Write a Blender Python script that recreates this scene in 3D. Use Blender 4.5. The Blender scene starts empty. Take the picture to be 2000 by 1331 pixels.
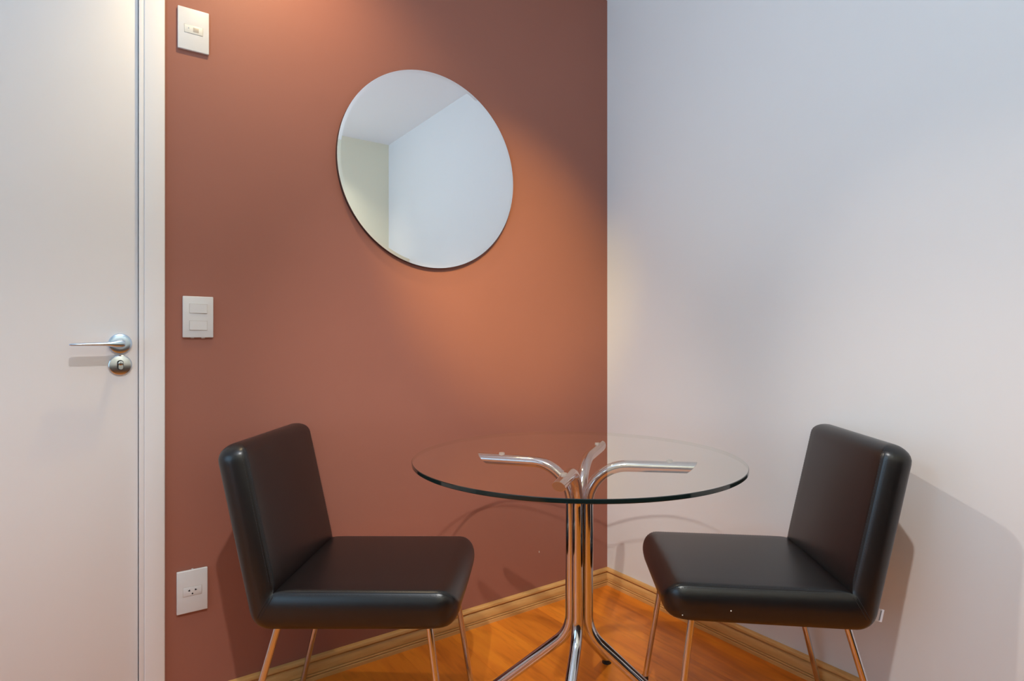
import bpy, bmesh, math, random
from mathutils import Vector, Matrix
random.seed(4)
R = math.radians
S = bpy.context.scene
COL = S.collection

# ------------------------------------------------------------------ camera, world, lights, exposure
FPX = 1162.0
RT = Vector((0.817927, -0.575322, 0)); FW = Vector((0.575322, 0.817927, 0))
cam_d = bpy.data.cameras.new('camera'); cam = bpy.data.objects.new('camera', cam_d); COL.objects.link(cam)
cam_d.sensor_fit = 'HORIZONTAL'; cam_d.sensor_width = 36.0; cam_d.lens = 36.0 * FPX / 2000.0
cam_d.clip_start = 0.02
cam.location = (-1.81791, -1.86834, 1.05)
cam.rotation_euler = (R(90), 0, math.atan2(FW.y, FW.x) - R(90))
S.camera = cam
S.view_settings.view_transform = 'Standard'; S.view_settings.look = 'None'
S.view_settings.gamma = 1.0; S.view_settings.use_curve_mapping = False
S.view_settings.exposure = -0.5

W = bpy.data.worlds.new('world'); S.world = W; W.use_nodes = True
W.node_tree.nodes['Background'].inputs[0].default_value = (0.62, 0.78, 1.0, 1)
W.node_tree.nodes['Background'].inputs[1].default_value = 0.6

def light(name, kind, loc, target, energy, color, size=0.03, spot=None, blend=1.0, size_y=None):
    d = bpy.data.lights.new(name, kind); o = bpy.data.objects.new(name, d); COL.objects.link(o)
    o.location = loc
    v = Vector(target) - Vector(loc)
    o.rotation_euler = v.to_track_quat('-Z', 'Y').to_euler()
    d.energy = energy; d.color = color
    if kind == 'AREA':
        d.shape = 'RECTANGLE'; d.size = size; d.size_y = size_y or size
    else:
        d.shadow_soft_size = size
    if kind == 'SPOT':
        d.spot_size = R(spot); d.spot_blend = blend
    return o

# daylight through the window at the far end of the room
light('window_daylight', 'AREA', (-3.93, -1.15, 1.40), (0, -1.15, 1.55), 24.0, (0.42, 0.72, 1.0), size=1.7, size_y=1.4)
light('ceiling_fill', 'SPOT', (-2.70, -1.60, 1.60), (-1.50, -1.40, 2.52), 180.0, (0.52, 0.76, 1.0), size=0.10, spot=130, blend=1.0)  # unseen cool fill, added to brighten the ceiling and upper walls
# ceiling downlights, aimed ceiling spots and two added fills, all warmer than the daylight
light('downlight_main', 'SPOT', (-1.78, -1.82, 2.48), (-1.74, -1.78, 0), 140.0, (1.0, 0.97, 0.94), size=0.022, spot=116, blend=0.45)
light('downlight_door', 'SPOT', (-1.43, -0.40, 2.49), (-1.32, -0.05, 1.7), 44.0, (1.0, 0.75, 0.40), size=0.03, spot=106, blend=1.0)
light('spot_right_wall', 'SPOT', (-2.35, -0.22, 2.46), (0, -1.55, 0.80), 90.0, (1.0, 0.88, 0.76), size=0.02, spot=32, blend=0.85)
light('wall_glow_fill', 'SPOT', (-1.60, -1.95, 2.46), (-0.53, 0, 1.36), 350.0, (1.0, 0.73, 0.20), size=0.03, spot=27, blend=0.9)  # added spot, stands in for lamplight reflected off the table glass
light('back_wall_fill', 'SPOT', (-0.62, -1.98, 2.48), (-0.45, -2.30, 1.6), 22.0, (1.0, 0.93, 0.76), size=0.03, spot=84, blend=1.0)  # added fill that lifts the back wall in the mirror
light('spot_table', 'SPOT', (-2.16, -1.86, 2.46), (-0.55, 0, 0.68), 230.0, (1.0, 0.90, 0.84), size=0.018, spot=36, blend=1.0)

# ------------------------------------------------------------------ materials
def new_mat(name):
    m = bpy.data.materials.new(name); m.use_nodes = True
    n = m.node_tree.nodes; l = m.node_tree.links
    return m, n, l, n['Principled BSDF']

def plain(name, col, rough=0.5, metal=0.0, spec=0.5, bump=None, coat=0.0, vary=0.0, vscale=4.0):
    m, n, l, b = new_mat(name)
    b.inputs['Base Color'].default_value = (*col, 1); b.inputs['Roughness'].default_value = rough
    b.inputs['Metallic'].default_value = metal; b.inputs['Specular IOR Level'].default_value = spec
    b.inputs['Coat Weight'].default_value = coat
    tc = n.new('ShaderNodeTexCoord')
    if vary:
        nz = n.new('ShaderNodeTexNoise'); nz.inputs['Scale'].default_value = vscale; nz.inputs['Detail'].default_value = 5
        l.new(tc.outputs['Object'], nz.inputs['Vector'])
        cr = n.new('ShaderNodeValToRGB')
        cr.color_ramp.elements[0].position = 0.3; cr.color_ramp.elements[1].position = 0.7
        cr.color_ramp.elements[0].color = (*[c * (1 - vary) for c in col], 1)
        cr.color_ramp.elements[1].color = (*[min(1, c * (1 + vary)) for c in col], 1)
        l.new(nz.outputs['Fac'], cr.inputs['Fac']); l.new(cr.outputs['Color'], b.inputs['Base Color'])
    if bump:
        sc, st, dist = bump
        bz = n.new('ShaderNodeTexNoise'); bz.inputs['Scale'].default_value = sc; bz.inputs['Detail'].default_value = 4
        l.new(tc.outputs['Object'], bz.inputs['Vector'])
        bp = n.new('ShaderNodeBump'); bp.inputs['Strength'].default_value = st; bp.inputs['Distance'].default_value = dist
        l.new(bz.outputs['Fac'], bp.inputs['Height']); l.new(bp.outputs['Normal'], b.inputs['Normal'])
    return m

M = {}
M['brown'] = plain('brown_wall_paint', (0.306, 0.116, 0.080), 0.55, spec=0.35, bump=(160, 0.10, 0.001), vary=0.03, vscale=2.2)
M['white_wall'] = plain('white_wall_paint', (0.74, 0.725, 0.715), 0.6, spec=0.3, bump=(150, 0.10, 0.001), vary=0.012, vscale=1.5)
M['ceiling'] = plain('ceiling_paint', (0.86, 0.90, 0.93), 0.8, spec=0.2, bump=(120, 0.1, 0.001))
M['yellow_wall'] = plain('pale_yellow_wall_paint', (0.84, 0.83, 0.66), 0.7, spec=0.2, bump=(150, 0.1, 0.001))
M['door'] = plain('white_door_lacquer', (0.75, 0.725, 0.72), 0.4, spec=0.4, bump=(60, 0.03, 0.001), vary=0.01, vscale=3)
M['trim'] = plain('white_trim_paint', (0.76, 0.735, 0.725), 0.42, spec=0.4)
M['dark_panel'] = plain('dark_reflection_panel', (0.03, 0.024, 0.02), 0.5)  # near-black, for the added panel behind the camera
M['dark'] = plain('dark_gap', (0.02, 0.018, 0.016), 0.9)
M['chrome'] = plain('chrome', (0.66, 0.655, 0.69), 0.08, metal=1.0)
M['satin_steel'] = plain('satin_steel', (0.62, 0.66, 0.70), 0.22, metal=1.0, bump=(300, 0.02, 0.0005))
M['blue_chrome'] = plain('polished_lever_chrome', (0.56, 0.70, 0.88), 0.24, metal=1.0)
M['leather'] = plain('black_leatherette', (0.0065, 0.0062, 0.0068), 0.32, spec=0.6, bump=(420, 0.16, 0.0008), vary=0.15, vscale=9)
M['seam'] = plain('black_seam_thread', (0.010, 0.010, 0.011), 0.6)
M['stitch'] = plain('dark_stitch_thread', (0.035, 0.034, 0.036), 0.55)
M['rubber'] = plain('black_rubber', (0.015, 0.014, 0.013), 0.6)
M['plastic'] = plain('white_switch_plastic', (0.63, 0.62, 0.615), 0.28, spec=0.5)
M['plastic_warm'] = plain('ivory_plastic', (0.66, 0.645, 0.59), 0.3, spec=0.5)
M['grey_plastic'] = plain('grey_display_plastic', (0.42, 0.37, 0.31), 0.4)
M['socket_hole'] = plain('socket_hole_black', (0.006, 0.006, 0.006), 0.8)
M['label'] = plain('white_label_satin', (0.74, 0.80, 0.92), 0.5)
M['label_print'] = plain('grey_label_print', (0.28, 0.33, 0.42), 0.6)
M['backing'] = plain('mirror_backing_board', (0.055, 0.026, 0.018), 0.7)
M['glass_edge'] = plain('dark_green_glass_edge', (0.006, 0.014, 0.013), 0.08, spec=0.6)
M['clear_pad'] = plain('grey_rubber_pad', (0.42, 0.42, 0.41), 0.4)
M['cap'] = plain('beige_tube_plug', (0.42, 0.26, 0.15), 0.5)
M['fleck'] = plain('white_paint_fleck', (0.75, 0.75, 0.72), 0.6)

# mirror glass
m, n, l, b = new_mat('mirror_silver'); M['mirror'] = m
b.inputs['Base Color'].default_value = (0.97, 0.985, 0.98, 1); b.inputs['Metallic'].default_value = 1; b.inputs['Roughness'].default_value = 0.015

# clear table glass: thin-sheet Fresnel mix (faint green transmission, glossy reflection)
m = bpy.data.materials.new('clear_table_glass'); m.use_nodes = True; M['glass'] = m
n = m.node_tree.nodes; l = m.node_tree.links
for q in list(n): n.remove(q)
out = n.new('ShaderNodeOutputMaterial'); mix = n.new('ShaderNodeMixShader'); tr = n.new('ShaderNodeBsdfTransparent')
gl = n.new('ShaderNodeBsdfGlossy'); lw = n.new('ShaderNodeLayerWeight')
lw.inputs['Blend'].default_value = 0.5
tr.inputs[0].default_value = (0.945, 0.965, 0.93, 1); gl.inputs['Color'].default_value = (1, 1, 1, 1); gl.inputs['Roughness'].default_value = 0.01
pw = n.new('ShaderNodeMath'); pw.operation = 'POWER'; pw.inputs[1].default_value = 5.0
ma = n.new('ShaderNodeMath'); ma.operation = 'MULTIPLY_ADD'; ma.inputs[1].default_value = 0.90; ma.inputs[2].default_value = 0.06
l.new(lw.outputs['Facing'], pw.inputs[0]); l.new(pw.outputs[0], ma.inputs[0])
l.new(ma.outputs[0], mix.inputs[0]); l.new(tr.outputs[0], mix.inputs[1]); l.new(gl.outputs[0], mix.inputs[2]); l.new(mix.outputs[0], out.inputs[0])

m = bpy.data.materials.new('table_glass_underside'); m.use_nodes = True; M['glass_under'] = m
n = m.node_tree.nodes; l = m.node_tree.links; n.remove(n['Principled BSDF'])
tr = n.new('ShaderNodeBsdfTransparent'); tr.inputs[0].default_value = (0.985, 0.99, 0.98, 1); l.new(tr.outputs[0], n['Material Output'].inputs[0])
# glass rim: dark green seen from outside, see-through from inside the sheet
m = M['glass_edge']; n = m.node_tree.nodes; l = m.node_tree.links
ge = n.new('ShaderNodeNewGeometry'); tr = n.new('ShaderNodeBsdfTransparent'); mx = n.new('ShaderNodeMixShader'); tr.inputs[0].default_value = (0.88, 0.90, 0.87, 1)
l.new(ge.outputs['Backfacing'], mx.inputs[0]); l.new(n['Principled BSDF'].outputs[0], mx.inputs[1]); l.new(tr.outputs[0], mx.inputs[2]); l.new(mx.outputs[0], n['Material Output'].inputs[0])

def wood(name, c0, c1, c2, along, rough, scale=1.0, coat=0.0, fleck=0.4, blotch=0.5):
    """wood grain stretched along one object axis"""
    m, n, l, b = new_mat(name)
    tc = n.new('ShaderNodeTexCoord'); mp = n.new('ShaderNodeMapping')
    sc = [16 * scale] * 3; sc[along] = 2.0 * scale
    mp.inputs['Scale'].default_value = sc
    oi = n.new('ShaderNodeObjectInfo')
    vm = n.new('ShaderNodeVectorMath'); vm.operation = 'SCALE'; vm.inputs[0].default_value = (13.0, 7.0, 3.0)
    l.new(oi.outputs['Random'], vm.inputs['Scale'])
    l.new(vm.outputs[0], mp.inputs['Location']); l.new(tc.outputs['Object'], mp.inputs['Vector'])
    nz = n.new('ShaderNodeTexNoise'); nz.inputs['Scale'].default_value = 1.6; nz.inputs['Detail'].default_value = 8
    nz.inputs['Roughness'].default_value = 0.5; nz.inputs['Distortion'].default_value = 0.9
    l.new(mp.outputs[0], nz.inputs['Vector'])
    nb = n.new('ShaderNodeTexNoise'); nb.inputs['Scale'].default_value = 0.42; nb.inputs['Detail'].default_value = 3
    nb.inputs['Distortion'].default_value = 1.2
    l.new(mp.outputs[0], nb.inputs['Vector'])
    ad = n.new('ShaderNodeMix'); ad.data_type = 'FLOAT'; ad.inputs[0].default_value = blotch
    l.new(nz.outputs['Fac'], ad.inputs[2]); l.new(nb.outputs['Fac'], ad.inputs[3])
    cr = n.new('ShaderNodeValToRGB'); e = cr.color_ramp.elements
    e[0].position = 0.33; e[0].color = (*c0, 1); e[1].position = 0.66; e[1].color = (*c2, 1)
    k = e.new(0.48); k.color = (*c1, 1)
    l.new(ad.outputs[0], cr.inputs['Fac'])
    # small dark flecks and pores
    mp2 = n.new('ShaderNodeMapping'); s2 = [60 * scale] * 3; s2[along] = 9 * scale; mp2.inputs['Scale'].default_value = s2
    l.new(vm.outputs[0], mp2.inputs['Location']); l.new(tc.outputs['Object'], mp2.inputs['Vector'])
    nf = n.new('ShaderNodeTexNoise'); nf.inputs['Scale'].default_value = 1.0; nf.inputs['Detail'].default_value = 4
    l.new(mp2.outputs[0], nf.inputs['Vector'])
    rf = n.new('ShaderNodeValToRGB'); rf.color_ramp.elements[0].position = 0.30; rf.color_ramp.elements[1].position = 0.46
    rf.color_ramp.elements[0].color = (0.62, 0.55, 0.5, 1); rf.color_ramp.elements[1].color = (1, 1, 1, 1)
    l.new(nf.outputs['Fac'], rf.inputs['Fac'])
    mu = n.new('ShaderNodeMix'); mu.data_type = 'RGBA'; mu.blend_type = 'MULTIPLY'; mu.inputs[0].default_value = fleck
    l.new(cr.outputs['Color'], mu.inputs[6]); l.new(rf.outputs['Color'], mu.inputs[7])
    hs = n.new('ShaderNodeHueSaturation')
    mr = n.new('ShaderNodeMapRange'); mr.inputs['To Min'].default_value = 0.93; mr.inputs['To Max'].default_value = 1.07
    l.new(oi.outputs['Random'], mr.inputs['Value']); l.new(mr.outputs[0], hs.inputs['Value'])
    l.new(mu.outputs[2], hs.inputs['Color']); l.new(hs.outputs['Color'], b.inputs['Base Color'])
    b.inputs['Roughness'].default_value = rough; b.inputs['Coat Weight'].default_value = coat
    b.inputs['Specular IOR Level'].default_value = 0.4
    bp = n.new('ShaderNodeBump'); bp.inputs['Strength'].default_value = 0.05; bp.inputs['Distance'].default_value = 0.001
    l.new(nf.outputs['Fac'], bp.inputs['Height']); l.new(bp.outputs['Normal'], b.inputs['Normal'])
    return m
M['floor'] = wood('orange_laminate', (0.50, 0.125, 0.013), (0.72, 0.205, 0.018), (0.82, 0.265, 0.022), 1, 0.34, blotch=0.6)
M['skirt_x'] = wood('golden_oak_moulding_along_x', (0.56, 0.285, 0.085), (0.64, 0.345, 0.115), (0.70, 0.40, 0.145), 0, 0.4, scale=2.5, fleck=0.12)
M['skirt_y'] = wood('golden_oak_moulding_along_y', (0.56, 0.285, 0.085), (0.64, 0.345, 0.115), (0.70, 0.40, 0.145), 1, 0.4, scale=2.5, fleck=0.12)

# ------------------------------------------------------------------ helpers
def link(name, bm, mat, parent=None, smooth=True, angle=40, mats=None):
    me = bpy.data.meshes.new(name); bmesh.ops.recalc_face_normals(bm, faces=bm.faces[:]); bm.to_mesh(me); bm.free()
    o = bpy.data.objects.new(name, me); COL.objects.link(o)
    for q in (mats or [mat]): me.materials.append(q)
    if smooth:
        for p in me.polygons: p.use_smooth = True
        try: me.set_sharp_from_angle(angle=R(angle))
        except Exception: pass
    if parent: o.parent = parent
    return o

def thing(name, label, cat, loc=(0, 0, 0), rz=0.0, group=None):
    o = bpy.data.objects.new(name, None); COL.objects.link(o); o.empty_display_size = 0.1
    o.location = loc; o.rotation_euler = (0, 0, rz); tag(o, label, cat, group); return o

def tag(o, label, cat, group=None):
    o['label'] = label; o['category'] = cat
    if group: o['group'] = group

def struct(o, label=None):
    o['kind'] = 'structure'
    if label: o['label'] = label
    return o

def box(bm, a, b, bevel=0.0, seg=2):
    r = bmesh.ops.create_cube(bm, size=1.0); vs = r['verts']
    for v in vs:
        v.co = Vector([(a[i] + b[i]) / 2 + v.co[i] * (b[i] - a[i]) for i in range(3)])
    if bevel:
        es = {e for v in vs for e in v.link_edges}
        bmesh.ops.bevel(bm, geom=list(es), offset=bevel, segments=seg, affect='EDGES', profile=0.5)

def boxes(*bs, bevel=0.0, seg=2):
    bm = bmesh.new()
    for a, b in bs: box(bm, a, b, bevel, seg)
    return bm

def tube(bm, pts, rad, seg=20, cap0=True, cap1=True, cut0=None, cut1=None):
    """tube along pts; cut = plane normal for a slanted end"""
    pts = [Vector(p) for p in pts]; rings = []
    N = len(pts); rads = rad if isinstance(rad, (list, tuple)) else [rad] * N
    t0 = (pts[1] - pts[0]).normalized()
    up = Vector((0, 0, 1)) if abs(t0.z) < 0.9 else Vector((1, 0, 0))
    u = t0.cross(up).normalized(); prev = t0
    for i, p in enumerate(pts):
        t = (pts[min(i + 1, N - 1)] - pts[max(i - 1, 0)]).normalized()
        q = prev.rotation_difference(t); u = q @ u; u = (u - t * u.dot(t)).normalized(); v = t.cross(u); prev = t
        ring = []
        for k in range(seg):
            a = 2 * math.pi * k / seg
            c = p + (u * math.cos(a) + v * math.sin(a)) * rads[i]
            cut = cut0 if i == 0 else (cut1 if i == N - 1 else None)
            if cut is not None:
                c = c + t * (-(c - p).dot(cut) / t.dot(cut))
            ring.append(bm.verts.new(c))
        rings.append(ring)
    for a, b in zip(rings, rings[1:]):
        for k in range(seg):
            bm.faces.new((a[k], a[(k + 1) % seg], b[(k + 1) % seg], b[k]))
    if cap0: bm.faces.new(rings[0][::-1])
    if cap1: bm.faces.new(rings[-1])
    return rings

def lathe(bm, prof, seg=48, axis='Z', center=(0, 0, 0)):
    """prof: list of (radius, height)"""
    rings = []; c = Vector(center)
    for r_, h in prof:
        ring = []
        if r_ < 1e-6:
            p = Vector((0, 0, h))
            ring = [bm.verts.new(p)]
        else:
            for k in range(seg):
                a = 2 * math.pi * k / seg
                ring.append(bm.verts.new(Vector((r_ * math.cos(a), r_ * math.sin(a), h))))
        rings.append(ring)
    for a, b in zip(rings, rings[1:]):
        for k in range(seg):
            k2 = (k + 1) % seg
            f = [a[k % len(a)], a[k2 % len(a)], b[k2 % len(b)], b[k % len(b)]]
            f = list(dict.fromkeys(f))
            if len(f) >= 3: bm.faces.new(f)
    vs = [v for r_ in rings for v in r_]
    if axis == '-Y':            # height grows towards -Y (out of the brown wall)
        for v in vs: v.co = Vector((v.co.x, -v.co.z, v.co.y))
    for v in vs: v.co += c
    return rings

def fillet(pts, radii, n=6):
    """round the corners of an open polyline (2-D)"""
    outp = []
    for i, p in enumerate(pts):
        p = Vector(p); r_ = radii[i]
        if r_ <= 0 or i in (0, len(pts) - 1): outp.append(p); continue
        a = (Vector(pts[i - 1]) - p); b = (Vector(pts[i + 1]) - p); a.normalize(); b.normalize()
        ang = a.angle(b); d = r_ / math.tan(ang / 2)
        c = p + (a + b).normalized() * (r_ / math.sin(ang / 2))
        s, e = p + a * d - c, p + b * d - c
        tot = s.angle(e)
        for k in range(n + 1):
            t = k / n
            v = (s * math.sin((1 - t) * tot) + e * math.sin(t * tot)) / math.sin(tot)
            outp.append(c + v)
    return outp

# ------------------------------------------------------------------ room shell
XL, YB, ZC = -4.0, -2.37, 2.522
DX0, DX1, DZ = -2.56, -1.7215, 2.11          # door opening
struct(link('wall_left', boxes(((DX1 - 0.0 + 0.0138, 0, 0), (0.12, 0.12, ZC + 0.1)), ((DX0 - 0.0138, 0, DZ + 0.0138), (DX1 + 0.0138, 0.12, ZC + 0.1))), M['brown'], smooth=False), 'reddish brown painted wall behind the table, with the round mirror')
struct(link('wall_entry', boxes(((XL - 0.12, 0, 0), (DX0 - 0.0138, 0.12, ZC + 0.1))), M['white_wall'], smooth=False))
struct(link('reflection_panel', boxes(((XL + 0.001, YB, 0), (-0.018, YB + 0.02, 0.84))), M['dark_panel'], smooth=False))  # unseen dark panel, added for the chrome and leather to reflect
struct(link('wall_right', boxes(((0, YB - 0.12, 0), (0.12, 0, ZC + 0.1))), M['white_wall'], smooth=False), 'plain off-white painted wall on the right')
struct(link('wall_back', boxes(((XL - 0.12, YB - 0.12, 0), (0, YB, ZC + 0.1))), M['yellow_wall'], smooth=False), 'pale yellow wall seen only in the mirror')
WY0, WY1, WZ0, WZ1 = -2.2, -0.3, 0.75, 2.25
struct(link('wall_far', boxes(((XL - 0.12, YB, 0), (XL, WY0, ZC + 0.1)), ((XL - 0.12, WY1, 0), (XL, 0, ZC + 0.1)),
     ((XL - 0.12, WY0, 0), (XL, WY1, WZ0)), ((XL - 0.12, WY0, WZ1), (XL, WY1, ZC + 0.1))), M['white_wall'], smooth=False))
struct(link('ceiling', boxes(((XL, YB, ZC), (0, 0, ZC + 0.1))), M['ceiling'], smooth=False), 'pale ceiling seen only in the mirror')
fl = struct(link('floor', boxes(((XL, YB, -0.06), (0, 0, -0.009))), M['dark'], smooth=False), 'honey orange wood laminate floor')
# laminate boards run parallel to the right wall
PW, PL = 0.192, 1.21
me_board = {}
x = -0.012; row = 0
while x > XL:
    x0 = max(x - PW, XL + 0.012); y = -0.012 - (0.55 if row % 2 else 0.0) - 0.31 * (row % 3); first = True; ys = [-0.012]
    while y > YB + 0.15:
        if y < -0.2: ys.append(y)
        y -= PL
    ys.append(YB + 0.012)
    for a, b_ in zip(ys, ys[1:]):
        key = (round(x - x0, 4), round(a - b_, 4))
        if key not in me_board:
            bm = bmesh.new(); w_, l_ = (x - x0) / 2 - 0.00012, (a - b_) / 2 - 0.00012
            box(bm, (-w_, -l_, -0.009), (w_, l_, 0.0), 0.0004, 1)
            o = link('floor_board', bm, M['floor'], fl, smooth=False); me_board[key] = o.data
        else:
            o = bpy.data.objects.new('floor_board', me_board[key]); COL.objects.link(o); o.parent = fl
        o.location = ((x + x0) / 2, (a + b_) / 2, 0)
    x = x0; row += 1
    if x0 <= XL + 0.0121: break

# window at the far end (behind the camera)
wf = struct(link('window_1', boxes(((XL - 0.08, WY0, WZ0), (XL - 0.03, WY0 + 0.05, WZ1)), ((XL - 0.08, WY1 - 0.05, WZ0), (XL - 0.03, WY1, WZ1)),
     ((XL - 0.08, WY0 + 0.05, WZ0), (XL - 0.03, WY1 - 0.05, WZ0 + 0.05)), ((XL - 0.08, WY0 + 0.05, WZ1 - 0.05), (XL - 0.03, WY1 - 0.05, WZ1)),
     ((XL - 0.075, (WY0 + WY1) / 2 - 0.025, WZ0 + 0.05), (XL - 0.035, (WY0 + WY1) / 2 + 0.025, WZ1 - 0.05))), M['trim'], smooth=False))

# baseboards: moulded oak profile (depth from wall, height)
prof = [(0, 0), (0.0170, 0), (0.0170, 0.0112), (0.0162, 0.0126), (0.0105, 0.0140), (0.0158, 0.0156), (0.0162, 0.0166), (0.0162, 0.0190), (0.0156, 0.0202),
        (0.0100, 0.0216), (0.0146, 0.0234), (0.0150, 0.0300), (0.0140, 0.0400), (0.0112, 0.0470), (0.0070, 0.0515), (0.0020, 0.0540), (0.0125, 0.0568), (0.0142, 0.0590),
        (0.0142, 0.0625), (0.0128, 0.0665), (0.0100, 0.0695), (0.0065, 0.0707), (0, 0.0709)]
def skirting(name, mat, along, end, label):
    bm = bmesh.new(); r0, r1 = [], []
    for d, h in prof:
        if along == 'x':
            r0.append(bm.verts.new((-d, -d, h))); r1.append(bm.verts.new((end, -d, h)))
        else:
            r0.append(bm.verts.new((-d, -d, h))); r1.append(bm.verts.new((-d, end, h)))
    for k in range(len(prof) - 1): bm.faces.new((r0[k], r0[k + 1], r1[k + 1], r1[k]))
    bm.faces.new((r0[0], r0[-1], r1[-1], r1[0]))
    bm.faces.new(r0); bm.faces.new(r1[::-1])
    return struct(link(name, bm, mat, angle=20), label)
skirting('baseboard_left', M['skirt_x'], 'x', -1.6595, 'golden wood moulded skirting along the brown wall')
skirting('baseboard_right', M['skirt_y'], 'y', YB, 'golden wood moulded skirting along the white wall')

# door, frame, lever, escutcheon
door = struct(link('door_1', boxes(((DX0 + 0.004, 0.004, 0.006), (DX1 + 0.0005, 0.040, DZ - 0.004)), bevel=0.0006), M['door']), 'plain off-white flush door at the left edge')
fr_ = struct(link('trim_1', boxes(((-1.7078, -0.012, 0), (-1.6595, 0.0, DZ + 0.055)), ((DX0 - 0.068, -0.012, 0), (DX0 - 0.014, 0, DZ + 0.055)),
      ((DX0 - 0.014, -0.012, DZ + 0.001), (-1.7078, 0, DZ + 0.055)), bevel=0.003, seg=3), M['trim']), 'off-white door frame beside the brown wall')
link('jamb', boxes(((-1.7193, -0.0085, 0), (-1.7079, 0.118, DZ)), ((DX0 - 0.0136, -0.005, 0), (DX0 + 0.001, 0.118, DZ)), ((DX0 + 0.001, -0.005, DZ), (-1.7079, 0.118, DZ + 0.0135)), bevel=0.001), M['trim'], fr_)
link('door_gap', boxes(((DX0 + 0.001, 0.045, 0), (-1.7195, 0.118, DZ))), M['dark'], fr_, smooth=False)
HX = -1.7605
bm = bmesh.new(); lathe(bm, [(0.0, 0.0), (0.0265, 0.0), (0.0265, 0.004), (0.0250, 0.0070), (0.0215, 0.0085), (0.0130, 0.0088), (0, 0.0088)], axis='-Y', center=(HX, 0.004, 1.0415))
rose = link('handle_rose', bm, M['blue_chrome'], door)
rose['label'] = 'round polished rose behind the door lever'
# lever: round neck out of the rose, then a flat bar turned to the left, thinner to the side
bm = bmesh.new()
tube(bm, [(HX, 0.000, 1.0415), (HX, -0.030, 1.0415), (HX - 0.001, -0.040, 1.0415), (HX - 0.006, -0.047, 1.0415), (HX - 0.014, -0.050, 1.0415)],
     [0.0085, 0.0085, 0.0085, 0.0080, 0.0060], 20)
neck = link('lever_neck', bm, M['chrome'], door)
bm = bmesh.new(); rings = []
LV = [(-0.0095, 0.0030, 0.004), (-0.0085, 0.0070, 0.008), (-0.002, 0.0098, 0.010), (0.012, 0.0092, 0.011), (0.021, 0.0068, 0.012), (0.032, 0.0050, 0.012),
      (0.05, 0.0045, 0.013), (0.085, 0.0036, 0.0135), (0.102, 0.0032, 0.0128), (0.106, 0.0018, 0.011)]
for d, hz, hy in LV:
    ring = []
    for k in range(20):
        a = 2 * math.pi * k / 20; c, s = math.cos(a), math.sin(a)
        ex = 0.6
        px = math.copysign(abs(c) ** ex, c) * hy; pz = math.copysign(abs(s) ** ex, s) * hz
        ring.append(bm.verts.new((HX - d, -0.050 + px, 1.0415 - 0.02 * d + pz)))
    rings.append(ring)
for a, b_ in zip(rings, rings[1:]):
    for k in range(20): bm.faces.new((a[k], a[(k + 1) % 20], b_[(k + 1) % 20], b_[k]))
bm.faces.new(rings[0][::-1]); bm.faces.new(rings[-1])
link('door_lever', bm, M['blue_chrome'], door, angle=50)['label'] = 'flat chrome door lever pointing left'
bm = bmesh.new(); lathe(bm, [(0.0, 0.0), (0.0265, 0.0), (0.0265, 0.0045), (0.0255, 0.0062), (0.0235, 0.0070), (0, 0.0072)], axis='-Y', center=(HX, 0.004, 0.9855))
esc = link('lock_escutcheon', bm, M['satin_steel'], door)
# keyhole: recess plate with pin cylinder
bm = bmesh.new()
def pill(bm, cx, cz, w, h, y0, y1, seg=12):
    vs0 = []; vs1 = []
    for k in range(2 * seg + 2):
        a = math.pi * k / seg if k <= seg else math.pi * (k - 1) / seg
        sx, sz = math.cos(a) * w / 2, math.sin(a) * w / 2 + ((h - w) / 2 if k <= seg else -(h - w) / 2)
        vs0.append(bm.verts.new((cx + sx, y0, cz + sz))); vs1.append(bm.verts.new((cx + sx, y1, cz + sz)))
    L_ = len(vs0)
    for k in range(L_): bm.faces.new((vs0[k], vs0[(k + 1) % L_], vs1[(k + 1) % L_], vs1[k]))
    bm.faces.new(vs0); bm.faces.new(vs1[::-1])
pill(bm, HX, 0.9855, 0.0145, 0.0265, -0.0028, -0.0036)
link('keyhole_recess', bm, M['rubber'], esc)
bm = bmesh.new(); lathe(bm, [(0, 0.0), (0.0058, 0.0), (0.0058, 0.0010), (0.0050, 0.0014), (0, 0.0014)], 24, '-Y', (HX + 0.001, -0.0036, 0.9905))
pill(bm, HX + 0.0012, 0.9815, 0.0100, 0.0150, -0.0034, -0.0046)
link('lock_cylinder', bm, M['satin_steel'], esc)
link('key_slot', boxes(((HX + 0.0004, -0.0054, 0.9865), (HX + 0.0016, -0.0049, 0.9945))), M['socket_hole'], esc, smooth=False)

# ------------------------------------------------------------------ round mirror
MX, MZ, MR = -0.8514, 1.6417, 0.3392
mir = thing('wall_mirror', 'round mirror with a thin polished rim hanging on the brown wall', 'mirror', (MX, 0, MZ))
bm = bmesh.new(); lathe(bm, [(0, 0.0), (MR - 0.0015, 0.0), (MR - 0.0015, 0.0175), (0, 0.0175)], 128, '-Y')
link('backing_board', bm, M['backing'], mir)['label'] = 'dark board behind the mirror glass'
bm = bmesh.new(); lathe(bm, [(MR, 0.0175), (MR, 0.0192), (MR - 0.0105, 0.0203), (0, 0.0203)], 128, '-Y')
link('mirror_glass', bm, M['mirror'], mir, angle=2)

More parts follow.
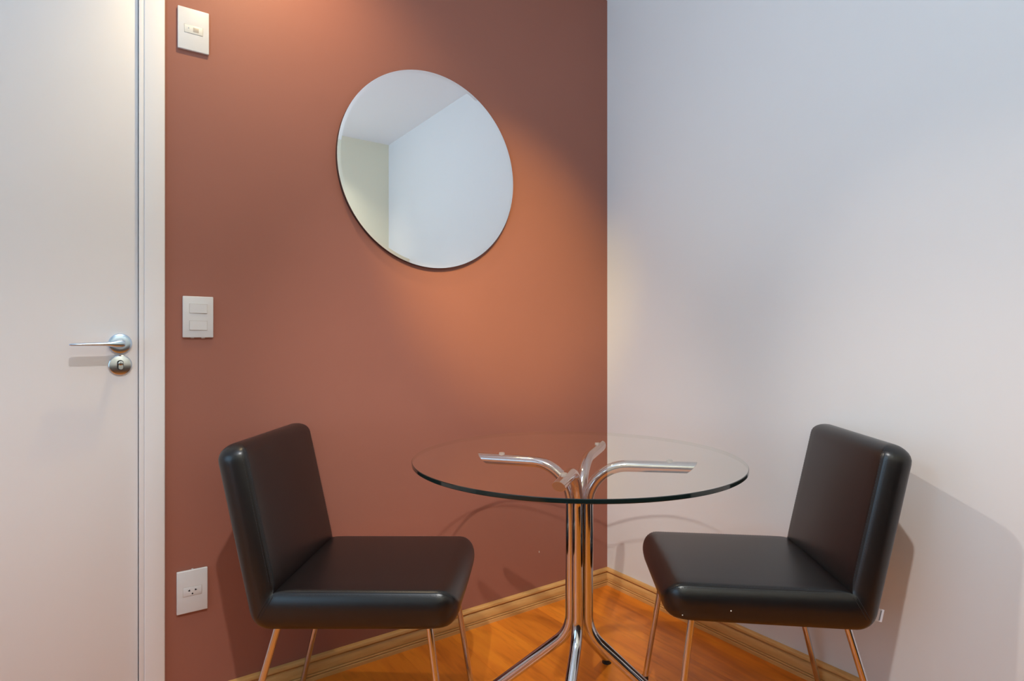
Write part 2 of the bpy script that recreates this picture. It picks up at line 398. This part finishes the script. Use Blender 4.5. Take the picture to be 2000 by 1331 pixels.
# ------------------------------------------------------------------ plates on the brown wall
def wall_plate(name, label, cat, x, z, w=0.0765, h=0.1165):
    t = thing(name, label, cat, (x, 0, z))
    link('cover_plate', boxes(((-w / 2, -0.0085, -h / 2), (w / 2, -0.0002, h / 2)), bevel=0.0022, seg=3), M['plastic'], t)
    return t
p = wall_plate('control_plate', 'white wall plate with small grey display window, high up beside the door', 'wall plate', -1.5905, 1.9125, 0.0775, 0.1165)
md = link('module', boxes(((-0.0225, -0.0098, -0.011), (0.0225, -0.0080, 0.011)), bevel=0.0008), M['plastic_warm'], p)
link('module_gap', boxes(((-0.0232, -0.00875, -0.0117), (0.0232, -0.0080, 0.0117))), M['grey_plastic'], p, smooth=False)
link('display_window', boxes(((-0.0015, -0.0102, -0.0062), (0.0125, -0.0096, 0.0062)), bevel=0.0003), M['grey_plastic'], md)
bm = bmesh.new(); lathe(bm, [(0, 0.0098), (0.0014, 0.0098), (0.0014, 0.0104), (0, 0.0104)], 16, '-Y', (-0.0125, 0, 0.002))
link('indicator_lamp', bm, M['label_print'], md)

p = wall_plate('light_switch', 'white double rocker light switch plate beside the door lever', 'switch', -1.5790, 1.1155, 0.0765, 0.1150)
def rocker(zc, flip):
    bm = bmesh.new(); hw, hh = 0.0215, 0.0125
    yl, yr = (-0.0096, -0.0118) if flip else (-0.0116, -0.0100)
    box(bm, (-hw, -0.0115, zc - hh), (hw, -0.0080, zc + hh), 0.0009, 2)
    for v in bm.verts:
        if v.co.y < -0.0095:
            t = (v.co.x + hw) / (2 * hw); v.co.y = yl * (1 - t) + yr * t - (0.0004 * math.sin(math.pi * t))
    return bm
for zc, fl_ in ((0.0235, True), (-0.0235, False)):
    rk = link('rocker', rocker(zc, fl_), M['plastic'], p)
link('rocker_gap', boxes(((-0.0222, -0.00875, 0.0103), (0.0222, -0.0080, 0.0367)), ((-0.0222, -0.00875, -0.0367), (0.0222, -0.0080, -0.0103))), M['grey_plastic'], p, smooth=False)
# uneven paint lumps along the lower edge of the plate
link('lower_clip', boxes(((-0.018, -0.0070, -0.0590), (-0.010, -0.0020, -0.0565)), ((0.008, -0.0070, -0.0592), (0.017, -0.0020, -0.0565)), bevel=0.0008), M['plastic'], p)

p = wall_plate('power_outlet', 'white single socket plate low on the brown wall behind the left chair', 'outlet', -1.5935, 0.3545, 0.0765, 0.1175)
md = link('socket_module', boxes(((-0.0230, -0.0095, -0.012), (0.0230, -0.0080, 0.012)), bevel=0.0008), M['plastic'], p)
link('module_gap', boxes(((-0.0236, -0.00875, -0.0126), (0.0236, -0.0080, 0.0126))), M['grey_plastic'], p, smooth=False)
def hole(pts):
    bm = bmesh.new(); a = [bm.verts.new((x_, -0.0097, z_)) for x_, z_ in pts]; b_ = [bm.verts.new((x_, -0.0085, z_)) for x_, z_ in pts]
    for k in range(len(a)): bm.faces.new((a[k], a[(k + 1) % len(a)], b_[(k + 1) % len(a)], b_[k]))
    bm.faces.new(a); bm.faces.new(b_[::-1]); return bm
link('socket_hole', hole([(-0.0115, 0.0030), (-0.0060, 0.0062), (-0.0055, 0.0005), (-0.0085, 0.0012)]), M['socket_hole'], md, smooth=False)
link('socket_hole', hole([(0.0055, 0.0015), (0.0062, 0.0062), (0.0115, 0.0035), (0.0085, 0.0010)]), M['socket_hole'], md, smooth=False)
link('socket_hole', hole([(0.0022 * math.cos(a * math.pi / 6), -0.0062 + 0.0022 * math.sin(a * math.pi / 6)) for a in range(12)]), M['socket_hole'], md, smooth=False)
link('upper_clip', boxes(((-0.002, -0.0060, 0.0580), (0.003, -0.0020, 0.0610)), bevel=0.0006), M['plastic'], p)

# ------------------------------------------------------------------ glass table
TZ, TR, GT = 0.750, 0.4189, 0.0100
GX, GY = -0.7957, -0.7006
BX, BY = GX + 0.0135 * RT.x + 0.034 * FW.x, GY + 0.0135 * RT.y + 0.034 * FW.y
tab = thing('glass_table', 'round clear glass table on a chrome four-tube pedestal between the two chairs', 'table', (BX, BY, 0))
bm = bmesh.new()
lathe(bm, [(0, -GT), (TR - 0.0012, -GT), (TR, -GT + 0.0012), (TR, -0.0012), (TR - 0.0012, 0), (0, 0)], 160, center=(GX - BX, GY - BY, TZ))
top = link('glass_top', bm, None, tab, mats=[M['glass'], M['glass_edge'], M['glass_under']], angle=30)
for pl in top.data.polygons:
    pl.material_index = 0 if pl.normal.z > 0.9 else (2 if pl.normal.z < -0.9 else 1)
TUB = 0.0150
def leg_path(az, arm, foot):
    d = Vector((math.cos(az), math.sin(az), 0)); off = TUB * 1.45
    zt = TZ - GT - 0.004 - TUB
    rb = 0.105
    p2 = [(arm, zt), (off, zt), (off, 0.278), (foot, 0.0155)]
    poly = fillet(p2, [0, rb, 0.10, 0], 14)
    return [d * q.x + Vector((0, 0, q.y)) for q in poly], d
for az, arm, foot in ((R(35), 0.292, 0.385), (R(126.5), 0.272, 0.322), (R(-43), 0.289, 0.322), (R(-142), 0.250, 0.345)):
    path, d = leg_path(az, arm, foot)
    bm = bmesh.new()
    tube(bm, path, TUB, 24, cut0=(d + Vector((0, 0, -0.95))).normalized())
    lg = link('pedestal_tube', bm, M['chrome'], tab, angle=50)
    bm = bmesh.new(); e = path[-1]; dn = (path[-1] - path[-2]).normalized()
    tube(bm, [e - dn * 0.004, e + dn * 0.003], TUB * 1.03, 24)
    tube(bm, [(e.x, e.y, 0.0145), (e.x, e.y, 0.0)], [TUB * 0.9, TUB * 1.0], 20)
    link('foot_cap', bm, M['rubber'], lg)
    # glass pad near the arm end
    pd = d * (arm - 0.055); zt = TZ - GT
    bm = bmesh.new(); tube(bm, [(pd.x, pd.y, zt - 0.0068), (pd.x, pd.y, zt)], [0.0085, 0.0075], 20)
    link('glass_pad', bm, M['clear_pad'], lg)
    # oblique plug closing the arm end
    bm = bmesh.new(); nn = (d + Vector((0, 0, -0.95))).normalized()
    tube(bm, [path[0] - d * 0.002, path[0] + d * 0.0012], TUB * 0.93, 24, cut0=nn, cut1=nn)
    link('tube_plug', bm, M['cap'], lg)

# ------------------------------------------------------------------ chairs
# side profile (forward, up)
A_, B_, C_, D_, E_, F_ = (-0.277, 0.801), (-0.203, 0.806), (-0.128, 0.462), (0.316, 0.468), (0.296, 0.377), (-0.183, 0.366)
CW = 0.424
def resample(pts, n, dense_end=False):
    L = [0]
    for a, b in zip(pts, pts[1:]): L.append(L[-1] + (b - a).length)
    outp = []
    for k in range(n + 1):
        s = L[-1] * k / n; i = 0
        while i < len(pts) - 2 and L[i + 1] < s: i += 1
        t = (s - L[i]) / max(1e-9, L[i + 1] - L[i]); outp.append(pts[i].lerp(pts[i + 1], min(1, max(0, t))))
    return outp
def open_normals(P, sgn):
    N = []
    for i in range(len(P)):
        t = (P[min(i + 1, len(P) - 1)] - P[max(i - 1, 0)]).normalized(); N.append(Vector((-t.y, t.x)) * sgn)
    return N
RD, RW, PE = 0.046, 0.024, 2.05          # side rounding: reach in the profile plane, reach across the width, exponent
def round_w(d):
    x = min(1.0, max(0.0, d / RD)); return RW * (1 - (1 - x) ** PE) ** (1 / PE)
def plan_h(P, Q, rc):
    """half width at a station, rounding the two nose corners in plan"""
    nose = P[-1]; outp = []
    for a, b in zip(P, Q):
        x = max(0.0, 1 - ((a + b) / 2 - nose).length / rc); outp.append(CW / 2 - rc * 0.8 * (1 - math.sqrt(max(0.0, 1 - x * x))))
    return outp
def seg_dist(p, a, b):
    ab = b - a; t = max(0.0, min(1.0, (p - a).dot(ab) / max(1e-12, ab.length_squared))); return (p - a - ab * t).length
def out_dist(p, outline): return min(seg_dist(p, a, b) for a, b in zip(outline, outline[1:] + outline[:1]))
def slab(inner, outer, sgn_in, outline, rc, Mx=12, My=18, crown=0.006):
    """inner / outer: matching station points from the mitre to the nose; nose points coincide."""
    n = len(inner); Ni = open_normals(inner, sgn_in); bm = bmesh.new(); rings = []; H = plan_h(inner, outer, rc)
    for i in range(n):
        h = H[i]; s = i / (n - 1); P, Q = inner[i], outer[i]; ring = []
        fade = math.sin(math.pi * min(1.0, max(0.0, s * 0.97 + 0.03))) ** 0.5
        ts = [0.5 - 0.5 * math.cos(math.pi * k / My) for k in range(1, My)]
        side = [P.lerp(Q, t) for t in ts]; sw = [h - RW + round_w(out_dist(q, outline)) for q in side]
        for k in range(Mx + 1):
            u = -1 + 2 * k / Mx; ring.append((P - Ni[i] * (crown * (1 - u * u) * fade), u * (h - RW)))
        for q, w in zip(side, sw): ring.append((q, w))
        for k in range(Mx + 1): ring.append((Q, (1 - 2 * k / Mx) * (h - RW)))
        for q, w in zip(side[::-1], sw[::-1]): ring.append((q, -w))
        rings.append([bm.verts.new((q.x, w, q.y)) for q, w in ring])
    m_ = len(rings[0])
    for a, b in zip(rings, rings[1:]):
        for k in range(m_): bm.faces.new((a[k], a[(k + 1) % m_], b[(k + 1) % m_], b[k]))
    bmesh.ops.remove_doubles(bm, verts=bm.verts[:], dist=0.00015)
    return bm
V2 = Vector
# closed outline pieces, rounded
crease = V2(C_); outerF = V2(F_)
low = fillet([E_, F_, A_], [0, 0.050, 0], 12)            # bottom edge round the rear corner
mid = min(range(len(low)), key=lambda i: (low[i] - V2(C_)).length if (low[i] - outerF).length < 0.06 else 9)
mid = 1 + 6
Fm = low[mid]
nose_s = fillet([C_, D_, E_, F_], [0, 0.048, 0.032, 0], 14)
nm_s = 1 + 14 + 1 - 1   # end of the first fillet
seat_top = nose_s[0:16]; rest = nose_s[16:]
mp_ = (seat_top[-1] + rest[0]) / 2
seat_top = seat_top + [mp_]
seat_bot = [mp_] + rest[:15] + low[1:mid + 1]
nose_b = fillet([F_, A_, B_, C_], [0, 0.036, 0.034, 0], 14)
mpb = (nose_b[15] + nose_b[16]) / 2
back_out = low[mid:-1] + nose_b[1:16] + [mpb]
back_in = [mpb] + nose_b[16:31] + [V2(C_)]
NS = 44
dm = (Fm - crease).normalized()
pinch = crease + dm * 0.006
def pinched(P):                                          # pull the upholstery in along the crease
    outp = []
    for q in P:
        d = (q - crease).length; outp.append(q + dm * (0.007 * math.exp(-d / 0.012)))
    return outp
def stations(pts, n):
    """even spacing in the body, denser at both ends"""
    d = resample(pts, 400)
    return [d[int(round(400 * (0.5 - 0.5 * math.cos(math.pi * k / n)) * 0.6 + 400 * 0.4 * k / n))] for k in range(n + 1)]
s_in = pinched(stations(seat_top, NS)); s_out = stations(seat_bot[::-1], NS)
b_in = pinched(stations(back_in[::-1], NS)); b_out = stations(back_out, NS)

OUTL = stations(seat_top, 60) + stations(seat_bot, 60)[1:] + stations(back_out, 60)[1:] + stations(back_in, 60)[1:-1]
LEGP = {'front': (0.232, 0.057, 0.181, 0.035), 'rear': (-0.124, -0.104, 0.167, 0.042)}
def make_chair(label, loc, rz):
    t = thing('dining_chair', label, 'chair', loc, rz, None)
    seat = link('seat', slab(s_in, s_out, -1, OUTL, 0.055), M['leather'], t, angle=60)
    back = link('backrest', slab(b_in, b_out, 1, OUTL, 0.034), M['leather'], t, angle=60)
    h = CW / 2
    def edge_line(P, N, H, d, lift, side, a, b):
        dw = -RW + round_w(d) + lift
        return [V2((q.x + nn.x * (d - lift), side * (hh + dw), q.y + nn.y * (d - lift))) for q, nn, hh in list(zip(P, N, H))[a:b]]
    for part, P, Q, sg, rc in ((seat, s_in, s_out, -1, 0.055), (back, b_in, b_out, 1, 0.034)):
        N = open_normals(P, sg); N[0] = (N[1] + dm).normalized(); H = plan_h(P, Q, rc)
        for side in (1, -1):
            bm = bmesh.new(); tube(bm, edge_line(P, N, H, 0.0045, 0.0, side, 0, -3), 0.0009, 8)
            link('seam', bm, M['seam'], part)
            bm = bmesh.new()                             # a row of stitches on either side of the seam
            for d in (0.0018, 0.0085):
                ln = edge_line(P, N, H, d, 0.0001, side, 1, -3)
                dn = resample(ln, max(8, int(sum((b - a).length for a, b in zip(ln, ln[1:])) / 0.0024)))
                for k in range(0, len(dn) - 2, 3):
                    tube(bm, [dn[k], dn[k + 1], dn[k + 2]], [0.0003, 0.0006, 0.0003], 5)
            st = link('stitching', bm, M['stitch'], part); st['kind'] = 'stuff'
    # diagonal mitre seam on both side panels
    for side in (1, -1):
        for off in (-0.004, 0.004):
            ln = []
            for k in range(13):
                tt = 0.10 + 0.62 * k / 12
                q = pinch.lerp(Fm, tt)
                q = V2((q.x + off, q.y)); ln.append(V2((q.x, side * (h - RW + round_w(out_dist(q, OUTL)) + 0.0002), q.y)))
            bm = bmesh.new(); tube(bm, ln, 0.0009, 8); link('seam', bm, M['seam'], back)
    # four splayed chrome legs
    for key, (s0, ds, w0, dw) in LEGP.items():
        for side in (1, -1):
            tp = V2((s0, side * w0, 0.40)); bt = V2((s0 + ds, side * (w0 + dw), 0.006))
            tp2 = tp + (tp - bt).normalized() * 0.012
            bm = bmesh.new(); tube(bm, [tp2, tp, tp.lerp(bt, .5), bt], 0.0082, 20)
            lg = link('leg', bm, M['chrome'], t)
            bm = bmesh.new(); tube(bm, [(bt.x, bt.y, 0.012), (bt.x, bt.y, 0.002), (bt.x, bt.y, 0.0)], [0.0098, 0.0104, 0.0098], 20)
            link('foot_cap', bm, M['rubber'], lg)
    return t
def copy_tree(o, parent=None):
    c = o.copy(); COL.objects.link(c); c.parent = parent
    for ch in list(o.children): copy_tree(ch, c)
    return c
ch_l = make_chair('black leather-look dining chair left of the table, in front of the brown wall', (-1.2460, -0.3246, 0), -0.6589)
ch_r = copy_tree(ch_l)
ch_r['label'] = 'black leather-look dining chair right of the table by the white wall, with a white tag'
ch_r.location = (-0.3360, -0.9490, 0); ch_r.rotation_euler = (0, 0, 2.45096)
# white sewn-in tag at the lower rear of the right chair, and two white specks
TD = Vector((-0.211, 0.977)); TN = Vector((-0.977, -0.211)); T0 = Vector((-0.181, 0.383))
def tag_bm(u0, u1, v0, v1, w0, w1):
    bm = bmesh.new(); box(bm, (u0, w0, v0), (u1, w1, v1))
    for v in bm.verts:
        q = T0 + TN * v.co.x + TD * v.co.z; v.co = Vector((q.x, v.co.y, q.y))
    return bm
tg = link('care_tag', tag_bm(0.0, 0.034, 0.0, 0.030, 0.165, 0.1660), M['label'], ch_r, smooth=False); tg['label'] = 'small white fabric tag sewn into the rear'
link('tag_print', tag_bm(0.026, 0.029, 0.003, 0.027, 0.1660, 0.1663), M['label_print'], tg, smooth=False)
def speck(name, loc, scale, parent):
    bm = bmesh.new(); bmesh.ops.create_icosphere(bm, subdivisions=2, radius=1.0)
    for v in bm.verts: v.co = Vector((v.co.x * scale[0], v.co.y * scale[1], v.co.z * scale[2])) + Vector(loc)
    return link(name, bm, M['fleck'], parent)
speck('paint_fleck', (0.150, CW / 2 + 0.0002, 0.411), (0.0016, 0.0006, 0.0018), ch_r)
speck('paint_fleck', (0.262, CW / 2 - 0.0020, 0.396), (0.0014, 0.0010, 0.0014), ch_r)
speck('paint_fleck', (-0.3721, -0.0003, 0.2112), (0.0012, 0.0006, 0.0045), bpy.data.objects['wall_left'])
